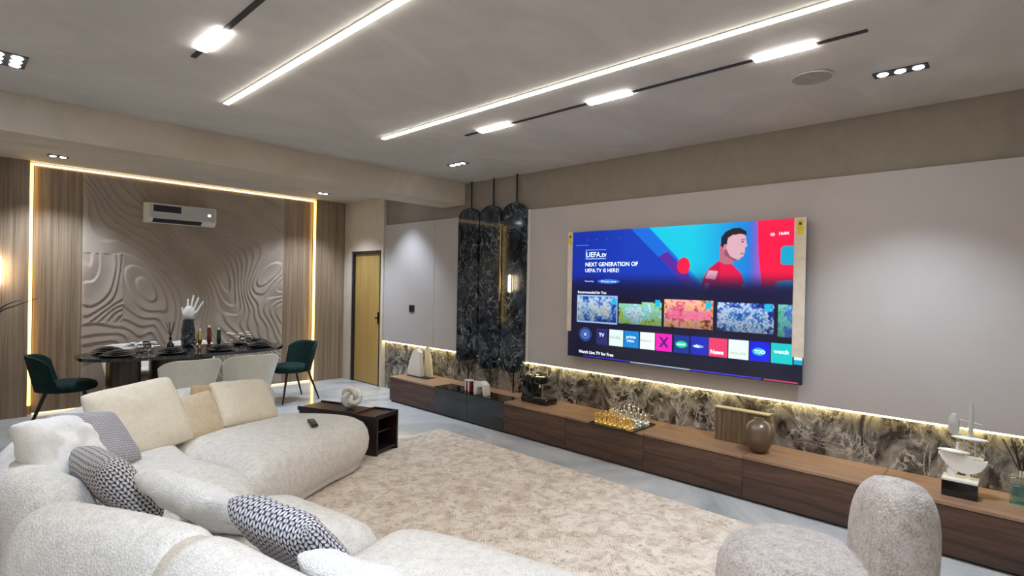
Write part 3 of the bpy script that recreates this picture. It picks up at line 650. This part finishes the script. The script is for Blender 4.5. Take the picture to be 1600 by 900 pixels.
# ------------------------------------------------------------------ armchair
ac = thing('armchair', 'rounded greige boucle armchair in the right foreground', 'armchair', (2.72, .68, 0))
A0 = Vector((2.74, .72, 0)); fwd = Vector((-.55, .83, 0)).normalized(); sd = Vector((fwd.y, -fwd.x, 0))
def AP(a, b): p = A0+fwd*a+sd*b; return (p.x, p.y)
sp = [AP(.36*math.cos(a)*(1.0), .37*math.sin(a)) for a in [2*PI*k/14 for k in range(14)]]
obj('seat', pebble(sp, [(.10, .03), (.05, .06), (.015, .14), (0, .22), (.01, .30), (.04, .36), (.10, .405), (.17, .42)], 8, .015), chairf_m, ac, smooth=True)
obj('plinth', pebble(sp, [(.14, .013), (.13, .04)], 4, 0), black_matt, ac)
bc = A0-fwd*.41-Vector((.685, -.729, 0))*.025
bm = B(); rings = []; seg = 40
for k in range(25):
    f = k/24; z = .06+.705*f; s = (1-abs(2*f-1)**3.2)**(1/2.6) if 0 < f < 1 else .0
    s = max(s, .03); ring = []
    for i in range(seg):
        a = 2*PI*i/seg; c, sn = math.cos(a), math.sin(a)
        u = math.copysign(abs(c)**.85, c)*.15*s; v = math.copysign(abs(sn)**.85, sn)*.205*(s**.9)
        bend = .10*(v/.3)**2; p = bc+fwd*(u+bend-.03*f)+sd*v; ring.append(bm.verts.new((p.x, p.y, z)))
    rings.append(ring)
for a, b in zip(rings, rings[1:]):
    for i in range(seg): bm.faces.new((a[i], a[(i+1) % seg], b[(i+1) % seg], b[i]))
bm.faces.new(rings[0][::-1]); bm.faces.new(rings[-1])
obj('backrest', bm, chairf_m, ac, smooth=True)

# ------------------------------------------------------------------ dining table and chairs
TC = Vector((2.05, 7.14, 0)); ZT = .76
dt = thing('dining_table', 'long oval black dining table on dark pedestals', 'table', (TC.x, TC.y, 0))
def oval(a, b, z0, z1, c=TC, ins=.012, ex=2.6):
    P = []
    for k in range(48):
        t_ = 2*PI*k/48; cc, ss = math.cos(t_), math.sin(t_); P.append((c.x+a*math.copysign(abs(cc)**(2/ex), cc), c.y+b*math.copysign(abs(ss)**(2/ex), ss)))
    bm = B(); r1 = [bm.verts.new((x, y, z1)) for x, y in P]; r0 = [bm.verts.new((c.x+(x-c.x)*(1-ins/a), c.y+(y-c.y)*(1-ins/b), z0)) for x, y in P]
    bm.faces.new(r1); bm.faces.new(r0[::-1])
    for i in range(48): bm.faces.new((r0[i], r0[(i+1) % 48], r1[(i+1) % 48], r1[i]))
    return bm
obj('tabletop', oval(1.07, .50, ZT-.035, ZT), marble('table_stone', hexc(12, 12, 14), hexc(34, 34, 36), hexc(120, 118, 114), 3, .10, .012), dt)
ped_m = wood('pedestal_wood', hexc(42, 30, 24), hexc(62, 46, 36), hexc(80, 60, 48), (24, 24, .8), .35)
obj('pedestal', oval(.15, .22, 0, ZT-.035, Vector((1.405, 7.15, 0)), 0.0), ped_m, dt); obj('pedestal', oval(.32, .22, 0, ZT-.035, Vector((1.97, 7.15, 0)), 0.0), ped_m, dt)
def make_chair(label, fm, lm, group, wing=.04):
    t = thing('dining_chair', label, 'chair', (0, 0, 0), 0, group)       # faces local +X
    obj('seat', pebble([(.25*math.cos(a)*(1.12 if math.cos(a) > 0 else .9), .25*math.sin(a)) for a in [2*PI*k/12 for k in range(12)]],
        [(.05, .385), (.01, .40), (0, .43), (.015, .465), (.06, .485)], 6, .012), fm, t, world=False, smooth=True)
    bm = B(); na, nz = 28, 14; G = {}
    for j in range(nz+1):
        f = j/nz
        for i in range(na+1):
            s = i/na*2-1; A = s*R(78); z = .40+f*.375*(1-.22*abs(s)**5)
            rad = .205+.03*f+wing*f*abs(s)**2
            for L, dr in ((0, 0), (1, .045*(1-.35*f))):
                rr = rad+dr; G[(L, i, j)] = bm.verts.new((-rr*math.cos(A)-.07*f, rr*math.sin(A)*1.02, z))
    def q(a, b, c, d): bm.faces.new((a, b, c, d))
    for j in range(nz):
        for i in range(na):
            q(G[0, i, j], G[0, i+1, j], G[0, i+1, j+1], G[0, i, j+1]); q(G[1, i, j+1], G[1, i+1, j+1], G[1, i+1, j], G[1, i, j])
        for e in (0, na): q(G[0, e, j], G[0, e, j+1], G[1, e, j+1], G[1, e, j])
    for i in range(na):
        for e in (0, nz): q(G[0, i, e], G[1, i, e], G[1, i+1, e], G[0, i+1, e])
    bmesh.ops.bevel(bm, geom=[e for e in bm.edges if len(e.link_faces) == 2 and e.calc_face_angle(0) > 1.0], offset=.012, segments=2, affect='EDGES')
    obj('backrest', bm, fm, t, world=False, smooth=True)
    for sx, sy in ((1, 1), (1, -1), (-1, 1), (-1, -1)):
        obj('leg', tube(B(), (.15*sx, .16*sy, .40), (.235*sx if sx > 0 else -.29, .21*sy, .001), .016, .010, 10), lm, t, world=False, smooth='auto')
    return t
g1 = make_chair('dark green velvet dining chair at the left end of the table', green_m, black_matt, None); g1.location = (.94, 7.38, 0); g1.rotation_euler.z = R(-8)
dup(g1, (3.26, 7.10, 0), R(186), 'dark green velvet dining chair at the right end, near the light strip')
legtan = plain('tan_leg', hexc(150, 128, 98), .5)
c1 = make_chair('', crchair_m, legtan, 'cream dining chairs'); c1['label'] = 'cream dining chair seen from behind, left one of the near pair'; c1.location = (1.80, 6.38, 0); c1.rotation_euler.z = R(93)
dup(c1, (2.425, 6.40, 0), R(88), 'cream dining chair seen from behind, right one of the near pair')
dup(c1, (1.62, 7.80, 0), R(-90), 'cream dining chair behind the table, left, mostly hidden by the tabletop')
dup(c1, (2.30, 7.80, 0), R(-88), 'cream dining chair behind the table, middle, seen between pedestals')
# table setting
def plates(x, y, lb, n=2):
    t = thing('plate_stack', lb, 'tableware', (x, y, ZT+.001)); z = ZT+.001
    for k, (r, m) in enumerate(((.16, black_gloss), (.135, plain('navy_plate', hexc(22, 24, 44), .2)), (.105, black_gloss))[:n+1]):
        obj('plate', lathe(B(), [(.001, 0), (r*.6, 0), (r, .016), (r, .020), (r*.62, .006), (.001, .005)], (x, y, z+k*.016), 28), m, t, smooth='auto')
    bm = B(); ball(bm, (x, y, z+.058), .03, 2.0, 1.1, .45); obj('napkin', bm, black_matt, t, smooth=True)
plates(1.32, 6.96, 'stack of dark plates at the left end of the dining table')
plates(1.30, 7.36, 'stack of dark plates at the left rear of the table by white flowers')
plates(1.80, 6.88, 'dark plate stack in front of the reed diffuser')
plates(2.30, 6.86, 'dark plate stack in front of the candlesticks')
plates(2.80, 6.98, 'dark plate stack at the right end of the dining table')
plates(2.90, 7.36, 'dark plate stack at the right rear of the table')
def wineglass(x, y, lb):
    o = obj('wine_glass', lathe(B(), [(.03, 0), (.03, .003), (.005, .006), (.004, .05), (.02, .062), (.032, .085), (.033, .11), (.028, .13), (.026, .13), (.030, .11), (.029, .086), (.001, .066)], (0, 0, 0), 18), glass_m, smooth=True)
    o.location = (x, y, ZT+.001); tag(o, lb, 'glass')
for x, y, lb in ((1.56, 6.84, 'clear glass beside the left plate stack'), (1.60, 7.10, 'clear glass in front of the white flowers'), (2.62, 6.88, 'clear glass before the right plates'), (2.06, 7.02, 'clear glass left of the gold candlestick'), (2.62, 7.08, 'clear glass before the ivory flower sprays')): wineglass(x, y, lb)
# vase and hand-like white sculpture
vt = thing('table_vase', 'tall black marbled vase on the dining table', 'vase', (2.12, 7.45, ZT+.001))
obj('vessel', lathe(B(), [(.055, 0), (.075, .02), (.08, .09), (.068, .15), (.076, .16), (.074, .22), (.062, .28), (.058, .33), (.052, .335), (.045, .32), (.001, .30)], (2.12, 7.45, ZT+.001), 28), black_marble, vt, smooth='auto')
hs = thing('hand_ornament', 'white open hand ornament standing on the black vase', 'ornament', (2.12, 7.45, ZT+.337))
pl = ball(B(), (2.125, 7.45, ZT+.337+.085), .5, .125, .055, .17, 18, 12); obj('palm', pl, white_c, hs, smooth=True)
for i, (dx, dz, ln) in enumerate(((-.075, .04, .11), (-.025, .10, .15), (.02, .11, .19), (.06, .10, .17), (.10, .07, .15))):
    b0 = Vector((2.125+dx*.5, 7.45, ZT+.335+dz)); b1 = b0+Vector((dx*.5+.01, 0, ln*.5)); b2 = b1+Vector((dx*.35+.015, .012, ln*.5))
    obj('finger', cable(B(), [b0, (b0+b1)/2+Vector((dx*.1, 0, 0)), b1, b2], lambda t_: .017*(1-.5*t_), 8), white_c, hs, smooth=True)
def diffuser(x, y, z, lb, liquid, s=1, side=1, square=False):
    t = thing('reed_diffuser', lb, 'diffuser', (x, y, z))
    if square:
        obj('bottle', bx(x-.045*s, x+.045*s, y-.045*s, y+.045*s, z, z+.13*s, bev=.008), glass_m, t); obj('liquid', bx(x-.037*s, x+.037*s, y-.037*s, y+.037*s, z+.006, z+.085*s, bev=.004), liquid, t)
    else:
        obj('bottle', lathe(B(), [(.035*s, 0), (.038*s, .01), (.036*s, .05*s), (.012*s, .085*s), (.012*s, .11*s), (.001, .11*s)], (x, y, z), 20), liquid, t, smooth='auto')
    obj('neck', lathe(B(), [(.016*s, 0), (.016*s, .03*s), (.001, .031*s)], (x, y, z+(.13*s if square else .105*s)), 16), silver_m if square else black_matt, t)
    for k in range(5):
        a = k*1.3+.4; obj('reed', tube(B(), (x, y, z+.13*s), (x+.04*s*math.cos(a), y+.05*s*math.sin(a)+(.03*side), z+.30*s), .0022*s+.0008, seg=6), black_matt, t)
diffuser(1.90, 7.34, ZT+.001, 'dark reed diffuser left of the black vase', black_gloss, 1.05, 0)
for x, y, h, m, lb in ((2.24, 7.42, .19, gold_m, 'gold candlestick, leftmost of the three by the vase'), (2.34, 7.40, .23, plain('copper_brown', hexc(120, 70, 40), .3, .5), 'brown candlestick, middle and tallest of three'), (2.44, 7.36, .20, plain('bottle_green', hexc(20, 62, 34), .25), 'dark green candlestick, rightmost of three')):
    t = thing('candlestick', lb, 'candlestick', (x, y, ZT+.001))
    obj('holder', lathe(B(), [(.038, 0), (.038, .006), (.016, .018), (.018, .04), (.026, .05), (.026, .09), (.021, h-.03), (.021, h), (.001, h)], (x, y, ZT+.001), 18), m, t, smooth='auto')
    obj('candle', lathe(B(), [(.012, 0), (.012, .028), (.001, .03)], (x, y, ZT+.001+h), 10), white_c, t)
def flowers(cx, cy, w, n, lb, pm, seed, hgt=.05):
    r = random.Random(seed); t = thing('flower_arrangement', lb, 'flowers', (cx, cy, ZT+.001))
    obj('dish', lathe(B(), [(.05, 0), (.09, .025), (.085, .028), (.001, .012)], (cx, cy, ZT+.001), 20), glass_m if seed == 3 else black_gloss, t)
    for i in range(n):
        x = cx+r.uniform(-w, w); y = cy+r.uniform(-.07, .07); z = ZT+.04+r.uniform(0, hgt)
        bm = B()
        for k in range(6):
            a = 2*PI*k/6+i; ball(bm, (x+.018*math.cos(a), y+.018*math.sin(a), z+.004), .018, 1, 1, .45, 8, 5)
        ball(bm, (x, y, z+.006), .009, u=8, v=5)
        b = obj('blossom', bm, pm, t, smooth=True)
        obj('stem', tube(B(), (cx+(x-cx)*.3, cy, ZT+.015), (x, y, z), .0025, seg=5), plain('stem_green', hexc(60, 80, 50), .7) if i == 0 else bpy.data.materials['stem_green'], t)
flowers(1.64, 7.36, .15, 16, 'low white flower arrangement at the left of the dining table', white_c, 3)
flowers(2.66, 7.30, .13, 12, 'loose ivory flower sprays at the right of the dining table', plain('ivory_petal', hexc(206, 202, 176), .6), 5, .12)
# air conditioner
at_ = thing('air_conditioner', 'white wall mounted air conditioner on the carved panel', 'air conditioner', (2.19, 8.2, 2.31))
pr = [(8.20, 2.31), (8.06, 2.31), (8.005, 2.35), (8.0, 2.52), (8.03, 2.555), (8.20, 2.56)]
obj('casing', prism(B(), [(1.795, y, z) for y, z in pr], (.80, 0, 0)), white_p, at_)
obj('front_panel', bx(1.83, 2.58, 7.992, 8.0, 2.375, 2.535, bev=.003), plain('ac_front', hexc(205, 200, 196), .3), at_)
obj('air_outlet', prism(B(), [(1.86, 8.050, 2.312), (1.86, 8.002, 2.346), (1.86, 7.996, 2.358), (1.86, 8.045, 2.324)], (.56, 0, 0)), black_matt, at_)
lb_ = obj('sticker', bx(1.86, 2.17, 7.9905, 7.992, 2.445, 2.528), plain('label_black', hexc(24, 26, 34), .4), at_); lb_['label'] = 'dark product label'
obj('status_light', bx(2.49, 2.52, 7.9905, 7.992, 2.44, 2.465), emit('status_led', (.9, .95, 1), 3), at_)
# wall lamp at the left picture edge and dark branches
t = thing('wall_sconce', 'glowing tube wall lamp with black balls at the left picture edge', 'lamp', (.44, 8.165, 1.1))
obj('lamp_tube', lathe(B(), [(.001, 1.49), (.04, 1.50), (.04, 1.80), (.001, 1.81)], (.43, 8.09, 0), 20), emit('sconce_glow', (1, .82, .58), 9), t, smooth='auto')
obj('stem', tube(B(), (.43, 8.09, 1.12), (.43, 8.09, 1.50), .008), black_matt, t)
for z in (1.43, 1.12): obj('ball', ball(B(), (.43, 8.09, z), .038), black_matt, t, smooth=True)
obj('bracket', tube(B(), (.43, 8.09, 1.43), (.43, 8.165, 1.43), .012), black_matt, t)
t = thing('branch_vase', 'dark twigs reaching in from the left picture edge', 'plant', (.12, 6.5, 0))
obj('vessel', lathe(B(), [(.09, 0), (.13, .1), (.14, .3), (.07, .6), (.06, .7), (.05, .69), (.001, .5)], (.12, 6.5, 0), 24), black_matt, t, smooth='auto')
for P in ([(.12, 6.5, .6), (.2, 6.5, 1.0), (.36, 6.5, 1.26), (.48, 6.5, 1.33), (.63, 6.5, 1.40)], [(.12, 6.5, .6), (.22, 6.5, 1.05), (.36, 6.5, 1.28), (.45, 6.52, 1.355), (.52, 6.53, 1.375)], [(.12, 6.5, .6), (.08, 6.5, 1.2), (.2, 6.55, 1.6)]):
    obj('twig', cable(B(), P, lambda t_: .009*(1-t_)+.002, 6), black_matt, t, smooth=True)

# ------------------------------------------------------------------ things on the cabinets
Z = ZC+.001
t = thing('white_ornament', 'white tapered slab ornament on the far cabinet', 'ornament', (4.45, 5.92, Z))
obj('front_slab', prism(B(), [(4.42, 6.10, Z+.012), (4.42, 5.80, Z+.012), (4.42, 5.83, Z+.33), (4.42, 5.90, Z+.37), (4.42, 5.97, Z+.35), (4.42, 6.05, Z+.2)], (.06, 0, 0)), white_c, t)
obj('rear_slab', prism(B(), [(4.50, 5.84, Z+.012), (4.50, 5.66, Z+.012), (4.50, 5.70, Z+.24), (4.50, 5.76, Z+.41), (4.50, 5.80, Z+.41)], (.03, 0, 0)), plain('cream_ceramic', hexc(228, 214, 180), .35), t)
obj('base', bx(4.40, 4.55, 5.66, 6.08, Z, Z+.012, bev=.003), black_matt, t)
red = plain('red_box', hexc(120, 24, 40), .4)
for i, (y, x, h) in enumerate(((4.74, 4.31, .12), (4.675, 4.30, .125), (4.61, 4.33, .115))):
    t = thing('gift_box', ['small dark red and white box on the glass unit, leftmost of three', 'small dark red and white box on the glass unit, middle of three', 'small dark red and white box beside the white box'][i], 'box', (x, y, Z))
    obj('carton', bx(x-.03, x+.03, y-.027, y+.027, Z, Z+h, bev=.002), red, t); obj('stripe', bx(x-.0308, x-.03, y-.006, y+.018, Z+.004, Z+h-.004), white_p, t); obj('lid', bx(x-.031, x+.031, y-.028, y+.028, Z+h, Z+h+.012, bev=.002), white_p, t)
t = thing('white_box', 'white folded card box on the glass media unit', 'box', (4.28, 4.47, Z))
obj('carton', prism(B(), [(4.24, 4.56, Z), (4.24, 4.52, Z), (4.24, 4.50, Z+.085), (4.24, 4.42, Z+.10), (4.24, 4.40, Z+.0), (4.24, 4.375, Z), (4.24, 4.39, Z+.12), (4.24, 4.46, Z+.155), (4.24, 4.54, Z+.13)], (.09, 0, 0)), white_p, t)
t = thing('coffee_machine', 'black capsule coffee machine with two silver caps', 'coffee machine', (4.45, 3.78, Z))
obj('column', bx(4.38, 4.56, 3.80, 3.94, Z, Z+.29, bev=.02), black_gloss, t, smooth='auto'); obj('base', bx(4.36, 4.56, 3.58, 3.94, Z, Z+.06, bev=.02), black_gloss, t, smooth='auto')
obj('brew_head', bx(4.40, 4.54, 3.70, 3.82, Z+.20, Z+.28, bev=.015), black_gloss, t, smooth='auto'); obj('drip_tray', bx(4.39, 4.54, 3.62, 3.78, Z+.06, Z+.068, bev=.003), silver_m, t)
obj('spout', tube(B(), (4.46, 3.75, Z+.16), (4.46, 3.75, Z+.20), .014), silver_m, t)
for y in (3.91, 3.83): obj('cap', lathe(B(), [(.024, 0), (.024, .018), (.015, .026), (.001, .028)], (4.45, y, Z+.29), 16), silver_m, t, smooth='auto')
# chess set
bmx, bmy = 4.32, 2.64
t = thing('chess_board', 'dark chess board on the walnut cabinet', 'chess board', (bmx, bmy, Z))
obj('frame', bx(4.115, 4.525, 2.41, 2.87, Z, Z+.014, bev=.003), black_gloss, t)
sq = {}
for i in range(8):
    for j in range(8):
        m = (silver_m, black_gloss)[(i+j) % 2]; x = 4.14+i*.0455; y = 2.44+j*.05
        key = (i+j) % 2
        if key not in sq: o = obj('square', bx(0, .0445, 0, .049, 0, .002), m, t, world=False); sq[key] = o
        else: o = sq[key].copy(); COL.objects.link(o)
        o.location = (x-bmx, y-bmy, .0142)
def prof(kind):
    b = [(.021, 0), (.021, .006), (.016, .012), (.011, .02)]
    if kind == 'pawn': return b+[(.008, .045), (.013, .05), (.006, .054), (.013, .064), (.013, .074), (.008, .083), (.001, .086)]
    if kind == 'rook': return b+[(.011, .06), (.016, .066), (.016, .088), (.011, .088), (.011, .082), (.001, .082)]
    if kind == 'bishop': return b+[(.008, .07), (.014, .076), (.007, .082), (.013, .098), (.011, .112), (.004, .122), (.005, .127), (.001, .130)]
    if kind == 'queen': return b+[(.009, .09), (.016, .096), (.009, .102), (.017, .128), (.011, .130), (.006, .136), (.001, .142)]
    return b+[(.010, .10), (.017, .106), (.010, .112), (.017, .138), (.008, .142), (.004, .146), (.004, .162), (.001, .164)]
def piece(kind, mat, x, y, lb, grp, cache={}):
    key = (kind, mat.name)
    if key not in cache:
        if kind == 'knight':
            bm = lathe(B(), [(.021, 0), (.021, .006), (.016, .012), (.013, .022), (.001, .024)], (0, 0, 0), 14)
            prism(bm, [(-.012, -.006, .02), (.012, -.006, .02), (.014, -.006, .06), (.008, -.006, .092), (.0, -.006, .105), (-.006, -.006, .094), (-.020, -.006, .078), (-.020, -.006, .068), (-.008, -.006, .07), (-.012, -.006, .045)], (0, .012, 0))
        else:
            bm = lathe(B(), prof(kind), (0, 0, 0), 14)
            if kind == 'king': box(bm, -.002, .002, -.008, .008, .154, .158)
        o = obj('chess_'+kind, bm, mat, smooth='auto'); cache[key] = o
    else: o = cache[key].copy(); COL.objects.link(o)
    o.location = (x, y, Z+.0165); tag(o, lb, 'chess piece', grp)
order = ['rook', 'knight', 'bishop', 'queen', 'king', 'bishop', 'knight', 'rook']
for side, mat, xb, xp in (('gold', gold_m, 4.163, 4.208), ('silver', silver_m, 4.481, 4.436)):
    wh = 'front edge' if side == 'gold' else 'wall side'
    for j, k in enumerate(order):
        y = 2.465+j*.05; half = 'right' if j < 4 else 'left'
        lb = f'{side} {k} on the {wh} of the chess board' if k in ('queen', 'king') else f'{side} {k} on the {wh} of the board, {half} half'
        piece(k, mat, xb, y, lb, 'chess pieces'); piece('pawn', mat, xp, y, f'{side} pawn in the pawn row of the chess board', f'{side} chess pawns')
# wooden box, round vase
t = thing('wooden_box', 'upright thin wooden box leaning by the marble behind the round vase', 'box', (4.53, 1.64, Z))
obj('body', bx(4.50, 4.565, 1.43, 1.85, Z, Z+.262, bev=.003), boxwood_m, t); obj('lid', bx(4.492, 4.573, 1.42, 1.86, Z+.263, Z+.275, bev=.003), plain('lit_lid', hexc(170, 152, 122), .5), t)  # lid colour lightened to paint in the LED light on the box top
tag(obj('round_vase', lathe(B(), [(.045, 0), (.052, .005), (.080, .045), (.102, .095), (.108, .14), (.100, .19), (.075, .228), (.042, .246), (.034, .250), (.034, .262), (.028, .262), (.028, .24), (.001, .20)], (0, 0, 0), 36), plain('vase_bronze', hexc(112, 94, 80), .30, .35), smooth='auto', loc=None), 'round dark brown vase beside the wooden box', 'vase').location = (4.385, 1.455, Z)
# sail sculpture
t = thing('sail_sculpture', 'white sailing boat sculpture on a black and white block', 'sculpture', (4.40, .245, Z))
obj('block', bx(4.33, 4.47, .160, .335, Z, Z+.095, bev=.002), black_gloss, t); obj('block_top', bx(4.33, 4.47, .160, .335, Z+.095, Z+.108, bev=.002), white_c, t)
def yz(pts, x, d, m, n): return obj(n, prism(B(), [(x, y, z) for y, z in pts], (d, 0, 0)), m, t)
hull = [(.36-.0, .59), (.345, .56), (.315, .52), (.28, .495), (.24, .48), (.19, .485), (.15, .51), (.125, .555), (.12, .575), (.16, .565), (.30, .60)]
yz(hull, 4.385, .035, white_c, 'hull')
yz([(.315, .475), (.285, .445), (.27, .445), (.275, .50), (.30, .52)], 4.39, .02, white_c, 'foot'); yz([(.22, .445), (.20, .445), (.20, .50), (.225, .50)], 4.39, .02, white_c, 'foot')
obj('mast', tube(B(), (4.40, .272, .47), (4.40, .262, .665), .009), white_c, t)
cab = plain('pale_metal', hexc(196, 194, 188), .3, .3)
for y0, y1, z_, x_ in ((.365, .20, .607, 4.385), (.30, .115, .70, 4.385)):
    bm = ball(B(), (4.40, (y0+y1)/2, z_), .5, .06, abs(y0-y1), .024, 20, 10); obj('fin', bm, white_c, t, smooth=True)
bm = B(); ball(bm, (4.40, .285, .775), .5, .02, .062, .14, 16, 12); obj('sail', bm, cab, t, smooth=True)
bm = B(); ball(bm, (4.40, .203, .82), .5, .014, .028, .24, 14, 12); obj('blade', bm, cab, t, smooth=True)
obj('spar', tube(B(), (4.40, .30, .815), (4.40, .15, .795), .004), cab, t)
for y in (.235, .18): obj('post', tube(B(), (4.40, y, .55), (4.40, y, .70), .005), cab, t)
obj('deck', bx(4.39, 4.41, .14, .27, .575, .59), white_c, t)
diffuser(4.50, -.035, Z, 'square glass reed diffuser with teal liquid at the right edge', teal_m, 1.25, 1, True)
